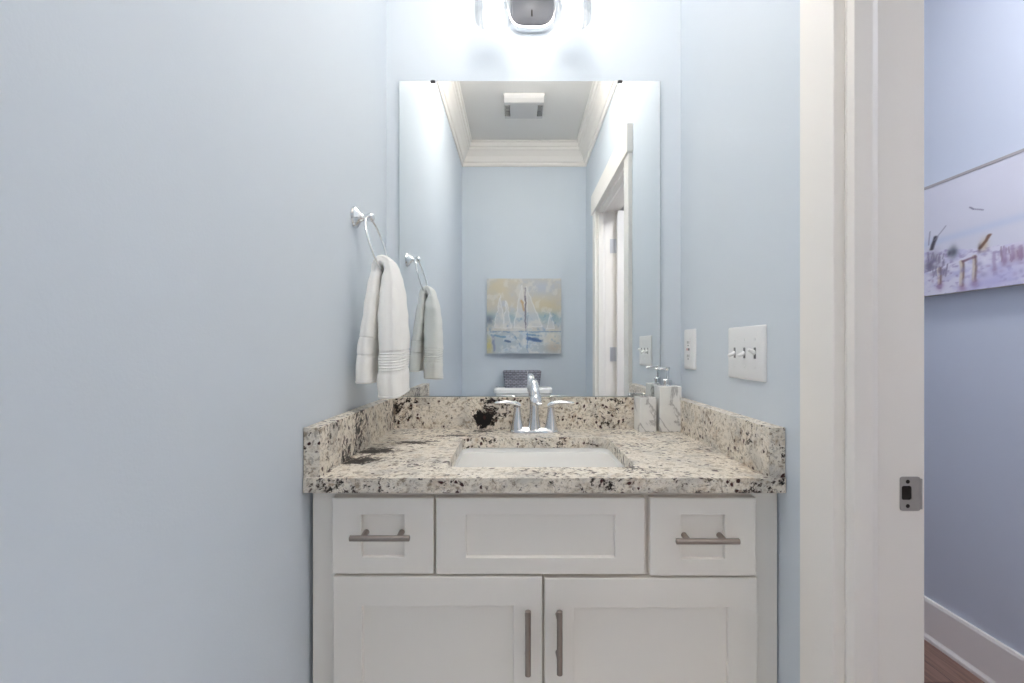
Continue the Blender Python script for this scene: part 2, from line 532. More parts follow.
for n, (xa, s) in enumerate(((XR, -1), (XH0, 1))):
    b = B()
    def cx(a0, a1): return (min(xa + s * a0, xa + s * a1), max(xa + s * a0, xa + s * a1))
    x0, x1 = cx(0, .018 if s < 0 else .013)
    bx(b, x0, x1, DY1 + RV, DY1 + RV + CAS, 0, DZ + RV, .0015)
    bx(b, x0, x1, DY0 - RV - CAS, DY0 - RV, 0, DZ + RV, .0015)
    x0, x1 = cx(0, .027)
    bx(b, x0, x1, DY0 - RV - CAS - .012, DY1 + RV + CAS + .012, DZ + RV, DZ + RV + .125, .0015)
    struct('trim_%d' % (6 + n), b, M['trim'])

# strike plate, let into the jamb, curved lip to the hall
def px_z(y, d): return CZ + (348 - y) * d / F
zs0, zs1 = 0.8960, 0.9490
xs0, xs1 = XR + .0830, XR + .1145
yj = DY1
b = B()
out_ = rrect(xs0, xs1, zs0, zs1, .004, 4)
hole = rrect(xs0 + .002, xs0 + .0175, (zs0 + zs1) / 2 - .0095, (zs0 + zs1) / 2 + .0125, .003, 3)
plate_with_hole(b, out_, hole, 0, .0016)
for v in b.verts: v.co = Vector((v.co.x, yj - .0002 - v.co.z, v.co.y))
# lip
tube(b, [(xs1 + .0005, yj - .001, zs0 + .003), (xs1 + .0005, yj - .001, zs1 - .003)], .0024, 10)
sp = mk('strike_plate', b, M['satin'], jamb); sp['label'] = 'satin steel strike plate'
b = B(); bx(b, xs0 + .0018, xs0 + .018, yj - .0008, yj + .0002, (zs0 + zs1) / 2 - .010, (zs0 + zs1) / 2 + .012); mk('latch_hole', b, M['dark'], sp)
for k, zz in enumerate((zs0 + .0075, zs1 - .0075)):
    b = B(); lathe(b, [(.0001, -.0006), (.0028, -.0004), (.0032, 0)], (xs0 + .0115, yj - .0019, zz), 'y', 16); mk('screw', b, M['dark'], sp, True)

# the door, swung open into the hall
door = thing('door_1', (XH0 + .008, DY0 + .005, 0.0), 'white panelled door standing open into the hall, seen as a sliver in the mirror', 'door')
door['kind'] = 'structure'
dx0, dx1, dy0, dy1 = XH0 + .006, XH0 + .006 + .79, DY0 + .004, DY0 + .039
b = B()
bx(b, dx0, dx1, dy0 + .006, dy1 - .006, .012, DZ - .004)
for ya, yb in ((dy0, dy0 + .006), (dy1 - .006, dy1)):
    bx(b, dx0, dx0 + .11, ya, yb, .012, DZ - .004); bx(b, dx1 - .11, dx1, ya, yb, .012, DZ - .004)
    for z0, z1 in ((.012, .22), (.98, 1.12), (DZ - .124, DZ - .004)): bx(b, dx0 + .11, dx1 - .11, ya, yb, z0, z1)
mk('slab', b, M['trim'], door)
for zc in (1.80, 1.11, 0.28):
    b = B()
    lathe(b, [(.0045, -.045), (.006, -.044), (.006, .044), (.0045, .045)], (XH0 + .004, DY0 + .008, zc), 'z', 14)
    bx(b, XH0 - .034, XH0 - .001, DY0 + .0003, DY0 + .0022, zc - .045, zc + .045)
    for dz in (-.032, 0, .032): lathe(b, [(.0032, 0), (.003, .0006)], (XH0 - .022 - (.006 if dz == 0 else 0), DY0 + .0024, zc + dz), 'y', 10)
    h = mk('hinge', b, M['hinge'], door, True); h['label'] = 'satin steel hinge'
b = B()
for s in (1, -1):
    yy = dy1 if s > 0 else dy0
    lathe(b, [(.031, 0), (.031, s * .006), (.012, s * .012), (.011, s * .03), (.024, s * .042), (.028, s * .052), (.022, s * .062), (.004, s * .066)], (dx1 - .06, yy, .93), 'y', 24)
mk('knob', b, M['satin'], door, True)

# ------------------------------------------------------------------ vanity cabinet
van = thing('vanity_cabinet', ((XL + XR) / 2, 1.18, 0), 'white shaker vanity cabinet between the walls under the granite worktop', 'cabinet')
FY = 0.915                       # face-frame front
cx0, cx1, ctop = XL + .0085, XR - .003, ZT - .029
b = B()
bx(b, cx0, cx0 + .018, FY + .019, YB - .005, 0.0, ctop); bx(b, cx1 - .018, cx1, FY + .019, YB - .005, 0.0, ctop)
bx(b, cx0 + .018, cx1 - .018, FY + .019, YB - .005, .10, .118)
bx(b, cx0 + .018, cx1 - .018, YB - .011, YB - .005, .118, ctop)
bx(b, cx0 + .018, cx1 - .018, FY + .08, FY + .095, 0, .10)
mk('carcass', b, M['cabinet'], van)
b = B()
bx(b, cx0, cx0 + .052, FY, FY + .019, .10, ctop); bx(b, cx1 - .052, cx1, FY, FY + .019, .10, ctop)
bx(b, cx0 + .052, cx1 - .052, FY, FY + .019, ctop - .022, ctop); bx(b, cx0 + .052, cx1 - .052, FY, FY + .019, .10, .125)
bx(b, cx0 + .052, cx1 - .052, FY, FY + .019, .695, .728)
for xm in (-.156, .252): bx(b, xm - .016, xm + .016, FY, FY + .019, .728, ctop - .022)
bx(b, .035, .071, FY, FY + .019, .125, .695)
mk('face_frame', b, M['cabinet'], van)

def shaker(name, x0, x1, z0, z1, sx, sz):
    y0 = FY - .0185; y1 = FY - .0005
    b = B()
    bx(b, x0, x1, y0, y1, z0, z1, .0012, 2)
    # recess cut: rebuild the front as a frame with a sunk panel
    b.free(); b = B()
    o_ = [(x0, z0), (x1, z0), (x1, z1), (x0, z1)]
    i_ = [(x0 + sx, z0 + sz), (x1 - sx, z0 + sz), (x1 - sx, z1 - sz), (x0 + sx, z1 - sz)]
    e = .0015
    def ring(pts, y, ins=0.0):
        s = [(1, 1), (-1, 1), (-1, -1), (1, -1)]
        return [(p[0] + ins * q[0], y, p[1] + ins * q[1]) for p, q in zip(pts, s)]
    loft(b, [ring(o_, y1), ring(o_, y0 + e), ring(o_, y0, e), ring(i_, y0, -e * .5), ring(i_, y0 + e * .5), ring(i_, y0 + .0075, .0008)])
    return mk(name, b, M['cabinet'], van)

def dpx(px): return (px - 517) * .8965 / F
def dpz(py): return CZ + (348 - py) * .8965 / F
def bar_handle(parent, c, axis, Lh, post):
    b = B(); r = .0055
    yb = FY - .0185 - .030
    if axis == 'x':
        lathe(b, [(.0035, -Lh / 2), (r, -Lh / 2 + .0012), (r, Lh / 2 - .0012), (.0035, Lh / 2)], (c[0], yb, c[1]), 'x', 18)
        for s in (-1, 1): tube(b, [(c[0] + s * post, FY - .019, c[1]), (c[0] + s * post, yb, c[1])], [.0058, .0042], 14)
    else:
        lathe(b, [(.0035, -Lh / 2), (r, -Lh / 2 + .0012), (r, Lh / 2 - .0012), (.0035, Lh / 2)], (c[0], yb, c[1]), 'z', 18)
        for s in (-1, 1): tube(b, [(c[0], FY - .019, c[1] + s * post), (c[0], yb, c[1] + s * post)], [.0058, .0042], 14)
    h = mk('handle', b, M['nickel'], parent, True)
    h['label'] = 'brushed nickel bar handle'
    return h
def hpx(px): return (px - 517) * .866 / F
def hpz(py): return CZ + (348 - py) * .866 / F

d1 = shaker('drawer', dpx(332), dpx(433.5), dpz(574), dpz(498), .0565, .0325)
bar_handle(d1, (hpx(379.5), hpz(538.5)), 'x', .113, .034)
ff = shaker('false_front', dpx(436), dpx(645), dpz(574.5), dpz(498), .0575, .0325)
d2 = shaker('drawer', dpx(650), dpx(756), dpz(576), dpz(498), .0600, .0325)
bar_handle(d2, (hpx(708), hpz(541.5)), 'x', .119, .034)
k1 = shaker('door', dpx(333), dpx(542.2), .118, dpz(576.8), .0555, .0565)
bar_handle(k1, (hpx(528), hpz(643.5)), 'z', .122, .037)
k2 = shaker('door', dpx(544.4), dpx(757.5), .118, dpz(578.5), .0565, .0565)
bar_handle(k2, (hpx(559.7), hpz(643)), 'z', .120, .037)

# ------------------------------------------------------------------ granite worktop
ct = thing('countertop', ((XL + XR) / 2, 1.18, ZT - .028), 'speckled cream, grey and black granite worktop with low splashes on three sides', 'countertop')
KX0, KX1, KY0, KY1 = -.148, .250, .968, 1.286
b = B()
plate_with_hole(b, rrect(XL + .001, XR - .001, .885, YB - .001, .004, 2), rrect(KX0, KX1, KY0, KY1, .030, 6), ZT - .028, ZT)
mk('slab', b, M['granite'], ct)
SP = .0325
b = B(); bx(b, XL + .001 + SP, XR - .001 - SP, YB - .001 - .028, YB - .001, ZT, ZT + .0955, .001); mk('backsplash', b, M['granite'], ct)
b = B(); bx(b, XL + .001, XL + SP, .890, YB - .001, ZT, ZT + .0955, .001); mk('backsplash', b, M['granite'], ct)
b = B(); bx(b, XR - SP, XR - .001, .890, YB - .001, ZT, ZT + .0955, .001); mk('backsplash', b, M['granite'], ct)

# undermount basin
sk = thing('sink', ((KX0 + KX1) / 2, (KY0 + KY1) / 2, ZT - .20), 'white rectangular undermount basin set below the granite', 'sink')
b = B()
g = .006
zt = ZT - .0285
rings = []
def rr3(x0, x1, y0, y1, r, z): return [(x, y, z) for x, y in rrect(x0, x1, y0, y1, r, 6)]
rings.append(rr3(KX0 - .022, KX1 + .022, KY0 - .022, KY1 + .022, .04, zt - .012))
rings.append(rr3(KX0 - .022, KX1 + .022, KY0 - .022, KY1 + .022, .04, zt))
rings.append(rr3(KX0 - g + .003, KX1 + g - .003, KY0 - g + .003, KY1 + g - .003, .032, zt))
rings.append(rr3(KX0 - g + .006, KX1 + g - .006, KY0 - g + .006, KY1 + g - .006, .032, zt - .006))
rings.append(rr3(KX0 + .012, KX1 - .012, KY0 + .010, KY1 - .010, .035, zt - .085))
rings.append(rr3(KX0 + .022, KX1 - .022, KY0 + .020, KY1 - .020, .04, zt - .115))
rings.append(rr3(KX0 + .045, KX1 - .045, KY0 + .045, KY1 - .045, .04, zt - .128))
cxk, cyk = (KX0 + KX1) / 2, (KY0 + KY1) / 2 + .03
rings.append([(cxk + .023 * math.cos(2 * PI * (i + .5) / 28 ), cyk + .023 * math.sin(2 * PI * (i + .5) / 28), zt - .134) for i in range(28)])
loft(b, rings, cap=False)
b.verts.ensure_lookup_table()
rings2 = [rr3(KX0 - .022, KX1 + .022, KY0 - .022, KY1 + .022, .04, zt - .012), rr3(KX0 - .004, KX1 + .004, KY0 - .004, KY1 + .004, .04, zt - .020),
          rr3(KX0 + .002, KX1 - .002, KY0, KY1, .04, zt - .12), rr3(KX0 + .04, KX1 - .04, KY0 + .04, KY1 - .04, .04, zt - .145)]
loft(b, rings2, cap=True)
mk('basin', b, M['ceramic'], sk, True, 50)
b = B(); lathe(b, [(.004, .003), (.016, .003), (.020, .0015), (.024, 0), (.024, -.01)], (cxk, cyk, zt - .134), 'z', 28); mk('drain', b, M['chrome'], sk, True)

# ------------------------------------------------------------------ faucet
FX, FYY = .0505, 1.372
fa = thing('faucet', (FX, FYY, ZT), 'chrome two-handle centreset faucet behind the basin', 'faucet')
b = B()
rings = []
for (k, z, s) in ((0, 0, 1.0), (1, .006, 1.0), (2, .010, .94)):
    rings.append([(x, y, ZT + z) for x, y in superell(FX, FYY, .0715 * s, .0255 * (s ** 2), 3.2, 48)])
# a saddle that dips between the columns
top = []
for x, y in superell(FX, FYY, .058, .013, 3.0, 48):
    top.append((x, y, ZT + .0125 + .006 * abs((x - FX) / .058) ** 2 ))
rings.append(top)
loft(b, rings)
mk('base_plate', b, M['chrome'], fa, True, 60)
for s in (-1, 1):
    hx = FX + s * .0495
    b = B()
    lathe(b, [(.0215, .004), (.0200, .012), (.0165, .026), (.0135, .042), (.0112, .058), (.0100, .070), (.0098, .074)], (hx, FYY, ZT), 'z', 28)
    hb = mk('handle_base', b, M['chrome'], fa, True, 60)
    b = B()
    pts = [(hx - s * .010, FYY, ZT + .078), (hx, FYY - .0, ZT + .083), (hx + s * .012, FYY - .002, ZT + .0865), (hx + s * .030, FYY - .005, ZT + .0885),
           (hx + s * .048, FYY - .008, ZT + .0885), (hx + s * .062, FYY - .011, ZT + .0875), (hx + s * .067, FYY - .012, ZT + .087)]
    tube(b, pts, [(.0075, .0035), (.0105, .0068), (.0092, .0062), (.0082, .0050), (.0078, .0045), (.0062, .0036), (.003, .002)], 18)
    mk('lever', b, M['chrome'], fa, True, 60)
b = B()
lathe(b, [(.0220, .004), (.0200, .014), (.0165, .032), (.0142, .055), (.0132, .075), (.0130, .086)], (FX, FYY, ZT), 'z', 30)
mk('column', b, M['chrome'], fa, True, 60)
b = B()
pts = []; rad = []
for k in range(15):
    t = k / 14
    a = math.radians(180 - 165 * t)
    cy_, cz_ = FYY - .052, ZT + .104
    R_ = .052
    yy = cy_ - R_ * math.cos(a); zz = cz_ + .046 * math.sin(a)
    pts.append((FX - .004 * math.sin(PI * t), yy, zz)); rad.append(.0128 - .0014 * math.sin(PI * t) + .0012 * t)
pts = [(FX, FYY, ZT + .086), (FX, FYY, ZT + .095)] + pts
rad = [.0130, .0129] + rad
tube(b, pts, rad, 24)
mk('spout', b, M['chrome'], fa, True, 60)
e = Vector(pts[-1]); d = (e - Vector(pts[-2])).normalized()
b = B(); tube(b, [e - d * .002, e + d * .001, e + d * .020, e + d * .022, e + d * .022], [.0130, .0158, .0158, .0148, .010], 24)
mk('aerator', b, M['chrome'], fa, True, 50)
b = B(); tube(b, [(FX, FYY + .021, ZT + .008), (FX, FYY + .021, ZT + .06), (FX, FYY + .021, ZT + .062), (FX, FYY + .021, ZT + .072), (FX, FYY + .021, ZT + .073)], [.0022, .0022, .005, .005, .002], 12)
mk('lift_rod', b, M['chrome'], fa, True, 50)

# ------------------------------------------------------------------ marble tumbler and soap dispenser
def rotz_bm(bm, c, a):
    bmesh.ops.rotate(bm, verts=bm.verts, cent=Vector(c), matrix=Matrix.Rotation(a, 3, 'Z'))
tx, ty = .3850, 1.3990
tb = thing('marble_tumbler', (tx, ty, ZT), 'short square white marble tumbler left of the soap dispenser', 'tumbler')
b = B()
o_ = [(p[0], p[1]) for p in rrect(tx - .0255, tx + .0255, ty - .0265, ty + .0265, .003, 2)]
def rz(pts, z): return [(x, y, z) for x, y in pts]
loft(b, [rz(rrect(tx - .0245, tx + .0245, ty - .0255, ty + .0255, .003, 2), ZT), rz(o_, ZT + .0015), rz(o_, ZT + .1005), rz(rrect(tx - .0245, tx + .0245, ty - .0255, ty + .0255, .003, 2), ZT + .102),
         rz(rrect(tx - .021, tx + .021, ty - .020, ty + .020, .003, 2), ZT + .102), rz(rrect(tx - .0205, tx + .0205, ty - .0195, ty + .0195, .003, 2), ZT + .012)])
rotz_bm(b, (tx, ty, 0), math.radians(7))
mk('cup', b, M['marble'], tb)
sx, sy = .4535, 1.4005
sd = thing('soap_dispenser', (sx, sy, ZT), 'tall square white marble soap dispenser with chrome pump in the worktop corner', 'soap dispenser')
b = B(); bx(b, sx - .0325, sx + .0325, sy - .0285, sy + .0285, ZT, ZT + .1345, .0018)
mk('bottle', b, M['marble'], sd)
b = B()
lathe(b, [(.0155, 0), (.0155, .003), (.0135, .004), (.0135, .018), (.011, .020), (.0045, .0205), (.0045, .046), (.0035, .0465)], (sx, sy, ZT + .1345), 'z', 24)
lathe(b, [(.0062, .046), (.0070, .0475), (.0070, .0555), (.0050, .057)], (sx, sy, ZT + .1345), 'z', 20)
tube(b, [(sx, sy, ZT + .1865), (sx - .020, sy - .002, ZT + .1870), (sx - .033, sy - .004, ZT + .1865), (sx - .038, sy - .004, ZT + .1835)], [.004, .0036, .0032, .0026], 12)
pm = mk('pump', b, M['chrome'], sd, True, 50)

# ------------------------------------------------------------------ wall mirror
mx0, mx1, mz0, mz1 = (399 - 517) * 1.447 / F, (660.5 - 517) * 1.447 / F, ZT + .0970, CZ + (348 - 81) * 1.447 / F
mr_ = thing('wall_mirror', ((mx0 + mx1) / 2, YB - .007, mz0), 'large frameless mirror resting on the granite splash', 'mirror')
b = B(); bx(b, mx0, mx1, YB - .0122, YB - .001, mz0, mz1); mk('backing', b, M['edge'], mr_)
b = B(); bx(b, mx0 + .0008, mx1 - .0008, YB - .0132, YB - .0124, mz0 + .0008, mz1 - .0008); mk('mirror_glass', b, M['mirror'], mr_)
for px in (433, 620):
    xx = (px - 517) * 1.447 / F
    b = B(); bx(b, xx - .0075, xx + .0075, YB - .0165, YB - .0134, mz1 - .006, mz1 + .0004, .001); bx(b, xx - .0045, xx + .0045, YB - .0160, YB - .001, mz1 + .0004, mz1 + .0014)
    c = mk('clip', b, M['clip'], mr_); c['label'] = 'black mirror clip'

# ------------------------------------------------------------------ vanity light
LX, LY = .046, 1.335
vl = thing('vanity_light', (LX, YB - .002, 2.20), 'two-lamp vanity light with clear glass shades above the mirror', 'wall lamp')
b = B()
PC = 2.232
def plate_ring(a, bb, y): return [(x, y, z) for x, z in superell(LX, PC, a, bb, 3.4, 56)]
loft(b, [plate_ring(.077, .094, YB - .001), plate_ring(.077, .094, YB - .014), plate_ring(.074, .091, YB - .022), plate_ring(.071, .087, YB - .022), plate_ring(.070, .085, YB - .017)])
mk('back_plate', b, M['chrome'], vl, True, 40)
b = B()
loft(b, [plate_ring(.0695, .0845, YB - .0175), plate_ring(.0695, .0845, YB - .0215), plate_ring(.067, .082, YB - .0235)])
mk('face_plate', b, M['plate_grey'], vl, True, 40)
b = B(); bx(b, LX - .0022, LX + .0022, YB - .0262, YB - .0236, 2.174, 2.194, .0008); mk('set_screw', b, M['dark'], vl)
b = B()
tube(b, [(LX - .116, LY, 2.285), (LX + .116, LY, 2.285)], .008, 16)
tube(b, [(LX, YB - .023, 2.265), (LX, LY + .03, 2.275), (LX, LY, 2.285)], .010, 16)
mk('arm', b, M['chrome'], vl, True)
for s in (-1, 1):
    lx = LX + s * .1135
    b = B(); lathe(b, [(.006, 2.305), (.018, 2.300), (.027, 2.285), (.029, 2.262), (.029, 2.232), (.024, 2.232), (.020, 2.236)], (lx, LY, 0), 'z', 28)
    mk('socket', b, M['chrome'], vl, True)
    b = B()
    pr = [(.0305, 2.250), (.033, 2.236), (.042, 2.218), (.050, 2.190), (.0545, 2.150), (.0555, 2.115), (.054, 2.094)]
    inn = [(r - .0022, z) for r, z in pr]
    lathe(b, pr + list(reversed(inn)), (lx, LY, 0), 'z', 40, cap=False)
    g_ = mk('glass_shade', b, M['glass'], vl, True)
    g_['label'] = 'clear glass bell shade'
    b = B()
    lathe(b, [(.010, 2.232), (.0135, 2.222), (.0165, 2.206), (.0245, 2.185), (.0295, 2.165), (.0300, 2.152), (.0275, 2.136), (.0205, 2.124), (.010, 2.118), (.001, 2.1165)], (lx, LY, 0), 'z', 28)
    mk('bulb', b, M['bulb'], vl, True, 80)

# ------------------------------------------------------------------ towel ring and hand towel
RX, RY, RZ = -.3705, 1.168, 1.478
tr_ = thing('towel_ring', (XL, RY, RZ), 'chrome towel ring holding a white hand towel on the left wall', 'towel ring')
b = B()
lathe(b, [(.0265, .0005), (.0270, .003), (.0245, .0055), (.0250, .008), (.0190, .012), (.0125, .018), (.0085, .025), (.0072, .031), (.0085, .0345), (.0110, .038),
          (.0120, .043), (.0105, .048), (.006, .0515), (.001, .0525)], (XL, RY, RZ), 'x', 28)
mk('post', b, M['chrome'], tr_, True, 60)
RR = .072
tilt = Vector((.040, 0, -.144)).normalized()
cR = Vector((RX, RY, RZ - .001)) + tilt * RR
b = B(); torus(b, cR, RR, .0030, (0, 1, 0), tilt); mk('ring', b, M['chrome'], tr_, True, 80)

ringbot = cR + tilt * RR
def towel():
    """U-shaped path over the ring; cross sections are soft folded slabs"""
    b = B()
    bxr, bzr = ringbot.x, ringbot.z
    zb_back, zb_front = 1.068, 1.038
    zt0 = bzr - .004
    def zlist(z0, dense):
        zs = [z0]
        while zs[-1] < zt0:
            h = zs[-1] - z0
            zs.append(zs[-1] + (.0009 if dense[0] < h < dense[1] or h < .012 else .008))
        zs[-1] = zt0
        return zs
    path = []      # x, z, 0..1 towards the fold, part
    for z in zlist(zb_back, (.060, .112)):
        t = (z - zb_back) / (zt0 - zb_back)
        path.append((-.3710 + (bxr - .014 + .3710) * t ** 1.3, z, t, 0))
    x0 = bxr - .014; x1 = bxr + .019
    for k in range(1, 12):
        a = PI - PI * k / 12
        path.append(((x0 + x1) / 2 + (x1 - x0) / 2 * math.cos(a), zt0 + .032 * math.sin(a), 1.0, 1))
    for z in reversed(zlist(zb_front, (.056, .112))):
        t = (zt0 - z) / (zt0 - zb_front)
        path.append((x1 + (-.3085 - x1) * min(1, t * 2.0), z, 1 - t, 2))
    P = [Vector((p[0], p[1])) for p in path]
    rings = []
    seg = 56
    n = len(P)
    for i, (x, z, top, part) in enumerate(path):
        d = (P[min(i + 3, n - 1)] - P[max(i - 3, 0)]).normalized()
        nx, nz = d.y, -d.x
        op = 1 - top
        hw = .048 + .026 * min(1, op * 1.3) ** .6
        th = (.0130 + .0075 * min(1, op * 1.2)) if part == 0 else (.0130 if part == 1 else (.0160) + .0140 * min(1, op * 3.0) ** .55)
        tap = 0.0
        if part == 2:
            h = z - zb_front
            if .060 < h < .105: tap = .0014 + .0011 * math.cos((h - .060) / .045 * 2 * PI * 7)
            elif .105 <= h < .109: tap = .0022
            elif .004 < h < .006: tap = .0014
        if part == 0:
            h = z - zb_back
            if .063 < h < .067 or .106 < h < .110: tap = .0018
            elif .004 < h < .006: tap = .0014
        hw -= tap; th -= tap
        ring = []
        for q in range(seg):
            a = 2 * PI * q / seg
            c, s_ = math.cos(a), math.sin(a)
            u = hw * math.copysign(abs(c) ** (2 / 3.2), c)
            v = th * math.copysign(abs(s_) ** (2 / 3.2), s_)
            v *= 1 - .13 * math.exp(-((u - hw * .30) / .006) ** 2) - .08 * math.exp(-((u + hw * .45) / .007) ** 2)
            if u < -hw * .9: u += .0040 * math.exp(-((v + .2 * th) / .003) ** 2)       # the folded edge seen from the room
            v += .0014 * math.sin(z * 45 + u * 60) * op + .0008 * math.sin(z * 120 + u * 30)
            u += .0012 * math.sin(z * 38 + (2 if part else 0))
            ring.append((x + nx * v, RY + .002 + u, z + nz * v + (.006 * u / hw * op if part == 2 else 0)))
        rings.append(ring)
    def shrink(r, f, dz):
        cx_ = sum(p[0] for p in r) / len(r); cy_ = sum(p[1] for p in r) / len(r)
        return [(cx_ + (p[0] - cx_) * f, cy_ + (p[1] - cy_) * f, p[2] + dz) for p in r]
    rings = [shrink(rings[0], .55, -.002), shrink(rings[0], .93, -.003)] + rings + [shrink(rings[-1], .93, -.003), shrink(rings[-1], .55, -.002)]
    loft(b, rings)
    return b
tw = mk('hand_towel', towel(), M['towel'], None, True, 70)
tag(tw, 'white terry hand towel with ribbed band, folded over the chrome ring', 'towel')

# ------------------------------------------------------------------ switch plate and outlet on the right wall
def wall_plate(name, yc, zc, wy, hz, label, cat):
    t = thing(name, (XR, yc, zc), label, cat)
    b = B()
    def rg(ins, x): return [(x, y, z) for y, z in rrect(yc - wy / 2 + ins, yc + wy / 2 - ins, zc - hz / 2 + ins, zc + hz / 2 - ins, .004, 4)]
    loft(b, [rg(0, XR - .0003), rg(0, XR - .003), rg(.0012, XR - .0052), rg(.004, XR - .0064), rg(.02, XR - .0066)])
    mk('plate', b, M['plastic'], t, True, 50)
    return t
sw = wall_plate('light_switch', 1.040, 1.139, .166, .119, 'white three-gang toggle switch plate on the right wall', 'light switch')
for k, up in ((-1, 1), (0, -1), (1, -1)):
    yc = 1.040 + k * .046; zc = 1.139
    b = B(); bx(b, XR - .0070, XR - .0062, yc - .0045, yc + .0045, zc - .0120, zc + .0120, .0003); mk('toggle_slot', b, M['slot'], sw)
    b = B(); tube(b, [(XR - .006, yc, zc), (XR - .014, yc, zc + up * .0045), (XR - .0215, yc, zc + up * .0075)], [(.0045, .0052), (.0042, .0046), (.0036, .0036)], 12); mk('toggle', b, M['plastic'], sw, True)
    for dz in (-.0302, .0302):
        b = B(); lathe(b, [(.0032, 0), (.0030, -.0008), (.001, -.0010)], (XR - .0066, yc, zc + dz), 'x', 12); mk('screw', b, M['plastic'], sw, True)
ol = wall_plate('wall_outlet', 1.376, 1.146, .084, .119, 'white outlet plate on the right wall near the mirror', 'outlet')
yc, zc = 1.376, 1.146
b = B(); bx(b, XR - .0085, XR - .006, yc - .0165, yc + .0165, zc - .0335, zc + .0335, .0006); ins = mk('receptacle', b, M['plastic'], ol)
for s in (1, -1):
    b = B()
    for dy in (-.0063, .0063): bx(b, XR - .0090, XR - .0084, yc + dy - .0010, yc + dy + .0010, zc + s * .020 - .0035, zc + s * .020 + .0045)
    lathe(b, [(.0024, 0), (.0022, -.0006)], (XR - .0084, yc, zc + s * .020 - .0085), 'x', 12)
    mk('slots', b, M['dark'], ins)
for dy, mt in ((-.0065, M['slot']), (.0065, M['red'])):
    b = B(); bx(b, XR - .0100, XR - .0084, yc + dy - .0045, yc + dy + .0045, zc - .0035, zc + .0035, .0005); o = mk('button', b, mt, ins)
    o['label'] = 'grey test button' if mt is M['slot'] else 'pale red reset button'

# ------------------------------------------------------------------ exhaust fan on the ceiling
ex, ey = .042, .01
fan = thing('exhaust_fan', (ex, ey, ZC), 'white square ceiling exhaust fan grille, seen in the mirror', 'fan')
hz_ = .044; A = .120
b = B()
bx(b, ex - .112, ex + .112, ey - .100, ey + .100, ZC - .008, ZC - .001); mk('housing', b, M['vent_in'], fan)
b = B()
# end walls (mirror side and far side), rounded down to the centre panel
for s in (-1, 1):
    pr = [(A, 0), (A, -.014), (A - .006, -.026), (A - .022, -hz_), (A - .05, -hz_ - .001), (A - .05, -hz_ + .003), (A - .024, -hz_ + .004), (A - .011, -.024), (A - .006, 0)]
    loft(b, [[(ex + xx, ey + s * p_, ZC + h) for p_, h in pr] for xx in (-A, A)])
bx(b, ex - .084, ex + .084, ey - .09, ey + .09, ZC - hz_ - .001, ZC - hz_ + .003, .001)
for s in (-1, 1):
    bx(b, ex + s * A - .003, ex + s * A + .003, ey - A + .004, ey + A - .004, ZC - .008, ZC)
    for k in range(3):
        t = (k + 1) / 4
        xx = ex + s * (A - .004 - .030 * t)
        bx(b, xx - .0010, xx + .0010, ey - A + .006, ey + A - .006, ZC - .010 - .030 * t - .002, ZC - .010 - .030 * t)
    for k in range(5):
        yy = ey - .08 + .04 * k
        bx(b, min(ex + s * .083, ex + s * (A - .004)), max(ex + s * .083, ex + s * (A - .004)), yy - .0015, yy + .0015, ZC - .024, ZC - .008)
mk('grille', b, M['vent'], fan)

# ------------------------------------------------------------------ pictures
rng = np.random.RandomState(7)
def fbm(w, h, base, octs=4, seed=0):
    r_ = np.random.RandomState(seed); out = np.zeros((h, w)); amp = 1.0; tot = 0
    for o_ in range(octs):
        n_ = base * 2 ** o_
        g_ = r_.rand(n_ + 2, n_ + 2)
        yy = np.linspace(0, n_, h, endpoint=False); xx = np.linspace(0, n_, w, endpoint=False)
        yi = yy.astype(int); xi = xx.astype(int)
        fy = (yy - yi)[:, None]; fx = (xx - xi)[None, :]
        fy = fy * fy * (3 - 2 * fy); fx = fx * fx * (3 - 2 * fx)
        a = g_[yi][:, xi]; b_ = g_[yi][:, xi + 1]; c = g_[yi + 1][:, xi]; d_ = g_[yi + 1][:, xi + 1]
        out += amp * ((a * (1 - fx) + b_ * fx) * (1 - fy) + (c * (1 - fx) + d_ * fx) * fy); tot += amp; amp *= .55
    return out / tot
class Paint:
    def __init__(s, w, h, col):
        s.w, s.h = w, h
        s.a = np.ones((h, w, 3)) * np.array(col)
        s.V, s.U = np.meshgrid(np.linspace(0, 1, h), np.linspace(0, 1, w), indexing='ij')   # V from the bottom, U from the left
    def blend(s, mask, col):
        mask = np.clip(mask, 0, 1)[..., None]; s.a = s.a * (1 - mask) + np.array(col) * mask
    def blob(s, u, v, ru, rv, col, k=1.0, hard=2.0):
        d = ((s.U - u) / ru) ** 2 + ((s.V - v) / rv) ** 2
        s.blend(k * np.exp(-d ** hard), col)
    def line(s, p, q, w, col, k=1.0):
        p = np.array(p); q = np.array(q); d = q - p
        t = np.clip(((s.U - p[0]) * d[0] + (s.V - p[1]) * d[1]) / (d @ d), 0, 1)
        dist = np.hypot(s.U - p[0] - t * d[0], s.V - p[1] - t * d[1])
        s.blend(k * np.clip(1.5 - dist / w, 0, 1), col)
    def poly(s, pts, col, k=1.0):
        inside = np.zeros(s.U.shape, bool)
        n = len(pts)
        for i in range(n):
            x0, y0 = pts[i]; x1, y1 = pts[(i + 1) % n]
            c = ((y0 > s.V) != (y1 > s.V)) & (s.U < (x1 - x0) * (s.V - y0) / (y1 - y0 + 1e-9) + x0)
            inside ^= c
        s.blend(k * inside, col)

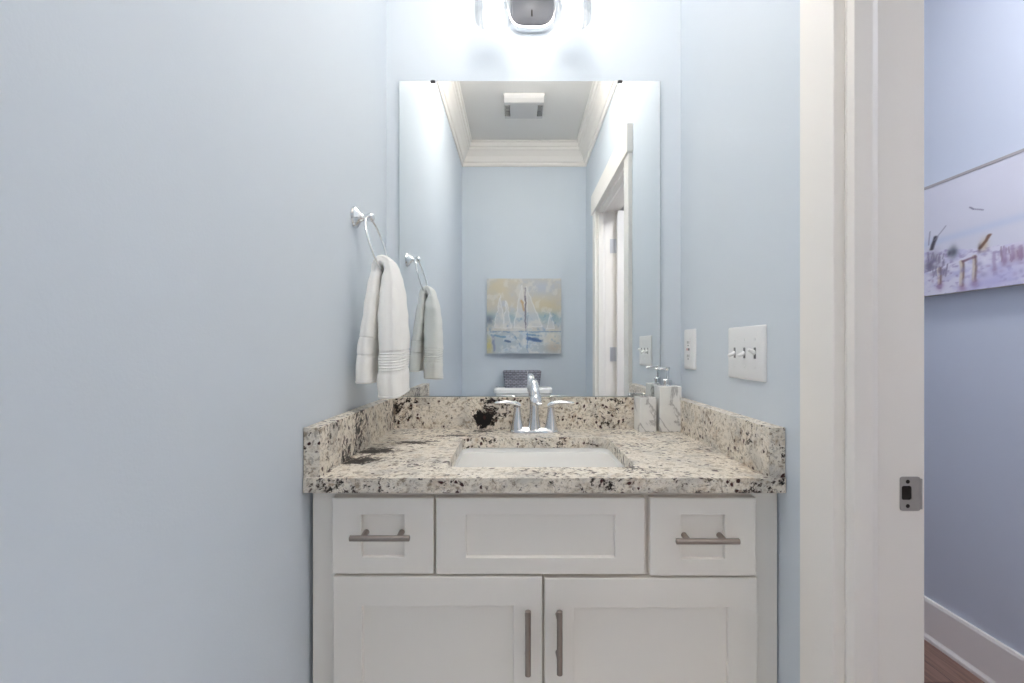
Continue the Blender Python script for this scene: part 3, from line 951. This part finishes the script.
def canvas(name, P, origin, ux, nrm, w, h, t, label, side):
    """origin: bottom-left world point of the front; ux: unit vector along width; nrm: outward"""
    th = thing(name, tuple(Vector(origin) + Vector(ux) * (w / 2) - Vector(nrm) * t), label, 'picture')
    O = Vector(origin); U = Vector(ux); Nn = Vector(nrm)
    b = B()
    n1, n2 = P.w, P.h
    vs = [[b.verts.new(O + U * (w * i / (n1 - 1)) + Vector((0, 0, h * j / (n2 - 1)))) for i in range(n1)] for j in range(n2)]
    for j in range(n2 - 1):
        for i in range(n1 - 1):
            b.faces.new((vs[j][i], vs[j][i + 1], vs[j + 1][i + 1], vs[j + 1][i]))
    cols = P.a.reshape(-1, 3)
    b.verts.index_update()
    o = mk('canvas', b, M['canvas'], th)
    if (o.data.polygons[0].normal @ Nn) < 0: o.data.flip_normals()
    at = o.data.color_attributes.new('paint', 'FLOAT_COLOR', 'POINT')
    lin = np.where(cols <= .04045, cols / 12.92, ((cols + .055) / 1.055) ** 2.4)
    at.data.foreach_set('color', np.concatenate([lin, np.ones((len(lin), 1))], 1).astype(np.float32).ravel())
    b = B()
    p0 = O - Nn * t; c = [O - Nn * .0005, p0]
    ring = lambda q: [tuple(q + U * a + Vector((0, 0, z))) for a, z in ((0, 0), (w, 0), (w, h), (0, h))]
    loft(b, [ring(c[1]), ring(c[0])])
    mk('stretcher', b, side, th)
    return th

def C(r, g, b_): return (r / 255, g / 255, b_ / 255)
def warp(P, seed, amt):
    a = fbm(P.w, P.h, 14, 3, seed); c = fbm(P.w, P.h, 14, 3, seed + 1)
    P.U = P.U + (a - .5) * amt; P.V = P.V + (c - .5) * amt
# sailing boats (seen in the mirror: left of the picture is low x)
P1 = Paint(130, 130, C(206, 200, 190))
n1 = fbm(130, 130, 5, 4, 1); n2 = fbm(130, 130, 9, 4, 2); n3 = fbm(130, 130, 22, 3, 3)
P1.blend((n1 - .35) * 2.2 * (P1.V > .35), C(218, 206, 180))
P1.blend(np.clip((n2 - .52) * 4, 0, 1) * .8, C(196, 202, 214))
P1.blob(.75, .88, .22, .12, C(186, 196, 214), .8, 1)
P1.blob(.80, .62, .25, .10, C(214, 198, 160), .8, 1)
P1.blob(.10, .85, .14, .12, C(216, 202, 168), .6, 1)
P1.blend(np.exp(-((P1.V - .46 - .03 * n1) / .08) ** 2) * .75, C(152, 182, 196))
P1.blob(.03, .45, .06, .06, C(110, 118, 132), .9, 1)
P1.blend((P1.V < .30) * (.55 + .4 * n2), C(168, 186, 202))
P1.blend((P1.V < .30) * np.clip((n3 - .52) * 6, 0, 1), C(226, 228, 228))
P1.blob(.88, .20, .12, .12, C(222, 216, 200), .9, 1.5); P1.blob(.92, .07, .14, .07, C(190, 170, 150), .7, 1)
P1.blob(.03, .10, .05, .12, C(214, 198, 120), .8, 1)
warp(P1, 31, .035)
for pts in ([(.47, .90), (.36, .34), (.54, .33)], [(.53, .88), (.55, .34), (.74, .36)], [(.18, .78), (.10, .34), (.25, .33)], [(.26, .70), (.22, .34), (.33, .34)], [(.85, .54), (.80, .33), (.91, .33)]):
    P1.poly(pts, C(214, 214, 216), .62)
    for i in range(3): P1.line(pts[i], pts[(i + 1) % 3], .006, C(236, 236, 236), .8)
P1.line((.515, .86), (.52, .30), .010, C(112, 108, 122), .9); P1.line((.47, .70), (.50, .58), .012, C(196, 156, 104), .7)
P1.line((.55, .50), (.54, .30), .006, C(120, 130, 150), .6)
P1.line((.05, .29), (.98, .29), .007, C(110, 140, 172), .8)
P1.line((.55, .20), (.74, .17), .022, C(62, 92, 140), .95); P1.line((.53, .25), (.74, .24), .010, C(92, 130, 166), .8)
P1.line((.24, .17), (.31, .16), .014, C(62, 84, 124), .8)
P1.line((.06, .24), (.24, .22), .012, C(104, 146, 180), .8); P1.line((.34, .27), (.46, .10), .010, C(112, 146, 180), .7)
P1.line((.08, .22), (.10, .04), .016, C(130, 140, 176), .8); P1.line((.54, .28), (.545, .02), .007, C(96, 128, 176), .7)
P1.blend(np.clip((n3 - .60) * 5, 0, 1) * .5 * (P1.V < .55), C(112, 150, 184))
D = 3.45
x0 = (487 - 517) * D / F; x1 = (561 - 517) * D / F; z0 = CZ + (348 - 353.5) * D / F; z1 = CZ + (348 - 279) * D / F
P1.a = P1.a * .90 + np.array(C(202, 203, 206)) * .10
n4 = fbm(130, 130, 12, 4, 41); P1.blend(np.clip((n4 - .54) * 5, 0, .55), C(226, 222, 214))
canvas('wall_picture', P1, (x0, YR + .035, z0), (1, 0, 0), (0, 1, 0), x1 - x0, z1 - z0, .034, 'square canvas of pale sailing boats above the toilet, seen in the mirror', M['canvas_side'])

# beach fence and dunes in the hall; on this wall u runs towards the camera
def hy(px, x=1.595): return x * F / (px - 517)
def u_of(px): return (Y1 - hy(px)) / (Y1 - Y0)
Y1, Y0, HZ0, HZ1 = 2.02, 1.22, 1.353, 1.768
def uv(px, py):
    d = hy(px); return (u_of(px), (CZ + (348 - py) * d / F - HZ0) / (HZ1 - HZ0))
P2 = Paint(300, 156, C(218, 217, 226))
n1 = fbm(300, 156, 4, 4, 11); n2 = fbm(300, 156, 12, 4, 12); n3 = fbm(300, 156, 36, 3, 13)
P2.blend((n1 - .4) * 1.2, C(224, 223, 231))
sea = uv(960, 228)[1]
P2.blend(np.exp(-((P2.V - .48 - .06 * (P2.U - .2)) / .035) ** 2) * .75, C(202, 209, 226))
land = P2.V < (.36 + .05 * (n1 - .5) + .05 * np.sin(P2.U * 7))
P2.blend(land * .9, C(226, 222, 234))
P2.blend(land * np.clip((n2 - .50) * 4, 0, 1) * .8, C(190, 186, 216))
P2.blend(land * np.clip((n3 - .58) * 5, 0, 1) * .7, C(164, 150, 184))
warp(P2, 51, .012)
def bl(px, py, rx, ry, col, k=.9, hard=1):
    u, v = uv(px, py); P2.blob(u, v, rx, ry, col, k, hard)
def li(a, b_, w, col, k=.9): P2.line(uv(*a), uv(*b_), w, col, k)
bl(933, 262, .035, .09, C(120, 112, 128), .7); bl(930, 266, .03, .04, C(98, 92, 112), .6); bl(943, 272, .02, .05, C(128, 116, 140), .6)
bl(953, 252, .018, .05, C(92, 96, 104), .9); bl(949, 253, .012, .03, C(80, 80, 92), .8)
li((932, 249), (936, 237), .010, C(72, 66, 74)); li((935, 240), (946, 226), .004, C(150, 146, 160), .6); li((929, 245), (930, 232), .004, C(140, 136, 150), .6)
bl(984, 245, .018, .05, C(204, 184, 156), .9); li((981, 248), (990, 235), .008, C(120, 88, 70)); bl(980, 248, .008, .03, C(92, 72, 66), .8)
li((925, 274), (972, 256), .008, C(228, 224, 236), .9)
for px, ya, yb in ((940, 268, 284), (962, 261, 286), (975, 256, 281)):
    li((px, ya), (px, yb), .009, C(136, 112, 104)); li((px - 1.4, ya), (px - 1.4, yb), .006, C(224, 212, 196), .9)
    bl(px, yb + 2, .018, .035, C(158, 120, 152), .7)
li((964, 261), (975, 257), .010, C(128, 96, 110), .8)
for k in range(46):
    q = rng.rand(4); px = 926 + q[0] * 98; py = 289 - (px - 925) * .07 - 3 - q[1] * 30
    if py < 250 - .02 * (px - 925): continue
    bl(px, py, .006 + .010 * q[2], .008 + .014 * q[3], [C(150, 140, 172), C(172, 150, 176), C(236, 234, 242), C(186, 184, 214)][k % 4], .6)
for k in range(26):
    q = rng.rand(3); px = 926 + q[0] * 22; py = 278 - q[1] * 20
    li((px, py), (px + 3 * (q[2] - .3), py - 6), .0035, C(140, 130, 152), .6)
for k in range(16):
    q = rng.rand(3); px = 1000 + q[0] * 24; py = 262 - q[1] * 10
    li((px, py), (px + 2 * (q[2] - .5), py - 6), .003, C(160, 138, 158), .7)
for px, ya, yb in ((994, 252, 270), (1004, 248, 262), (1012, 246, 259), (1020, 246, 258)):
    li((px, ya), (px, yb), .007, C(180, 162, 190), .8); bl(px, yb, .014, .03, C(150, 120, 150), .6)
li((970, 207), (974, 209), .004, C(120, 116, 136), .9); li((974, 209), (983, 210), .004, C(134, 130, 150), .9)
bl(1005, 275, .10, .08, C(188, 184, 222), .6); bl(990, 283, .08, .05, C(176, 170, 214), .5)
bl(1018, 253, .03, .05, C(160, 130, 150), .6)
hp = canvas('wall_picture', P2, (1.595, Y1, HZ0), (0, -1, 0), (-1, 0, 0), Y1 - Y0, HZ1 - HZ0, .034, 'long pale lilac canvas of a beach fence and dunes on the hall wall', M['canvas_side'])
b = B(); bx(b, 1.5935, 1.6295, Y0 - .001, Y1 + .001, HZ1 + .0002, HZ1 + .010); mk('top_edge', b, M['canvas_side_grey'], hp)

# ------------------------------------------------------------------ toilet and basket at the rear wall
tox = .042
to = thing('toilet', (tox, YR + .35, 0), 'white toilet at the rear wall, its tank lid seen in the mirror', 'toilet')
TZ = .868
b = B()
def rz2(x0, x1, y0, y1, r, z): return [(x, y, z) for x, y in rrect(x0, x1, y0, y1, r, 5)]
loft(b, [rz2(tox - .165, tox + .165, YR + .03, YR + .185, .03, .44), rz2(tox - .185, tox + .185, YR + .018, YR + .20, .03, .47), rz2(tox - .195, tox + .195, YR + .015, YR + .205, .03, TZ - .04)])
mk('tank', b, M['ceramic'], to, True, 40)
b = B()
loft(b, [rz2(tox - .198, tox + .198, YR + .012, YR + .208, .03, TZ - .0395), rz2(tox - .207, tox + .207, YR + .004, YR + .218, .03, TZ - .034), rz2(tox - .207, tox + .207, YR + .004, YR + .218, .03, TZ - .010), rz2(tox - .198, tox + .198, YR + .012, YR + .208, .03, TZ)])
mk('tank_lid', b, M['ceramic'], to, True, 40)
b = B(); tube(b, [(tox - .15, YR + .204, TZ - .09), (tox - .15, YR + .222, TZ - .09), (tox - .12, YR + .228, TZ - .092), (tox - .07, YR + .228, TZ - .098)], [.012, .008, .006, .005], 12); mk('flush_lever', b, M['chrome'], to, True)
def egg(a, y0, y1, z, n=40):
    pts = []
    yc = y0 + (y1 - y0) * .42
    for k in range(n):
        t = 2 * PI * k / n; c, s = math.cos(t), math.sin(t)
        ry = (y1 - yc) if s > 0 else (yc - y0)
        pts.append((tox + a * c, yc + ry * s, z))
    return pts
b = B()
loft(b, [egg(.115, YR + .12, YR + .56, 0), egg(.12, YR + .12, YR + .57, .03), egg(.10, YR + .14, YR + .55, .12), egg(.12, YR + .14, YR + .58, .24), egg(.17, YR + .15, YR + .64, .36), egg(.182, YR + .15, YR + .625, .41), egg(.178, YR + .155, YR + .66, .42),
         egg(.135, YR + .24, YR + .625, .42), egg(.12, YR + .26, YR + .64, .36), egg(.06, YR + .33, YR + .52, .26)])
mk('bowl', b, M['ceramic'], to, True, 50)
b = B()
loft(b, [egg(.180, YR + .225, YR + .668, .421), egg(.184, YR + .222, YR + .672, .428), egg(.180, YR + .225, YR + .668, .438)])
mk('seat', b, M['plastic'], to, True, 50)
b = B()
loft(b, [egg(.178, YR + .222, YR + .666, .4385), egg(.182, YR + .220, YR + .67, .446), egg(.172, YR + .228, YR + .66, .456), egg(.10, YR + .32, YR + .62, .460)])
mk('seat_lid', b, M['plastic'], to, True, 50)

bx_c, by_c = .036, YR + .11
bk = thing('basket', (bx_c, by_c, TZ), 'small grey woven basket on the toilet tank, seen in the mirror', 'basket')
b = B()
def brng(hx, hyy, z): return [(x, y, z) for x, y in rrect(bx_c - hx, bx_c + hx, by_c - hyy, by_c + hyy, .012, 4)]
loft(b, [brng(.122, .062, TZ + .0005), brng(.126, .066, TZ + .03), brng(.131, .070, TZ + .075), brng(.136, .074, TZ + .112), brng(.138, .076, TZ + .115), brng(.134, .072, TZ + .119), brng(.128, .066, TZ + .115), brng(.120, .060, TZ + .012)])
mk('body', b, M['weave'], bk, True, 60)
b = B(); bx(b, bx_c + .035, bx_c + .041, by_c + .066, by_c + .0785, TZ + .004, TZ + .119); s_ = mk('strap', b, M['basket_metal'], bk); s_['label'] = 'pale vertical strap'

# ------------------------------------------------------------------ unseen fill lamps added to brighten the hall and the bathroom
hl = thing('hall_ceiling_light', (1.15, .85, ZC), 'white dome ceiling light in the hall', 'ceiling light')
b = B(); lathe(b, [(.17, 0), (.17, -.018), (.160, -.022)], (1.15, .85, ZC - .0005), 'z', 40); mk('base', b, M['trim'], hl, True)
b = B(); lathe(b, [(.157, -.022), (.150, -.050), (.120, -.080), (.070, -.098), (.01, -.104)], (1.15, .85, ZC), 'z', 40); mk('dome', b, M['dome'], hl, True, 80)
rl = thing('bathroom_ceiling_light', (.05, .66, ZC), 'white semi-flush glass bowl ceiling light above the room', 'ceiling light')
b = B(); lathe(b, [(.055, 0), (.055, -.008), (.045, -.014), (.008, -.016), (.008, -.062), (.03, -.064)], (.05, .66, ZC - .0005), 'z', 40); mk('canopy', b, M['trim'], rl, True)
b = B(); lathe(b, [(.02, -.058), (.12, -.056), (.135, -.060), (.135, -.075), (.125, -.095), (.100, -.110), (.060, -.118), (.01, -.121)], (.05, .66, ZC), 'z', 40); mk('bowl', b, M['can'], rl, True, 80)

for o in bpy.data.objects:
    if '_w' in o: del o['_w']
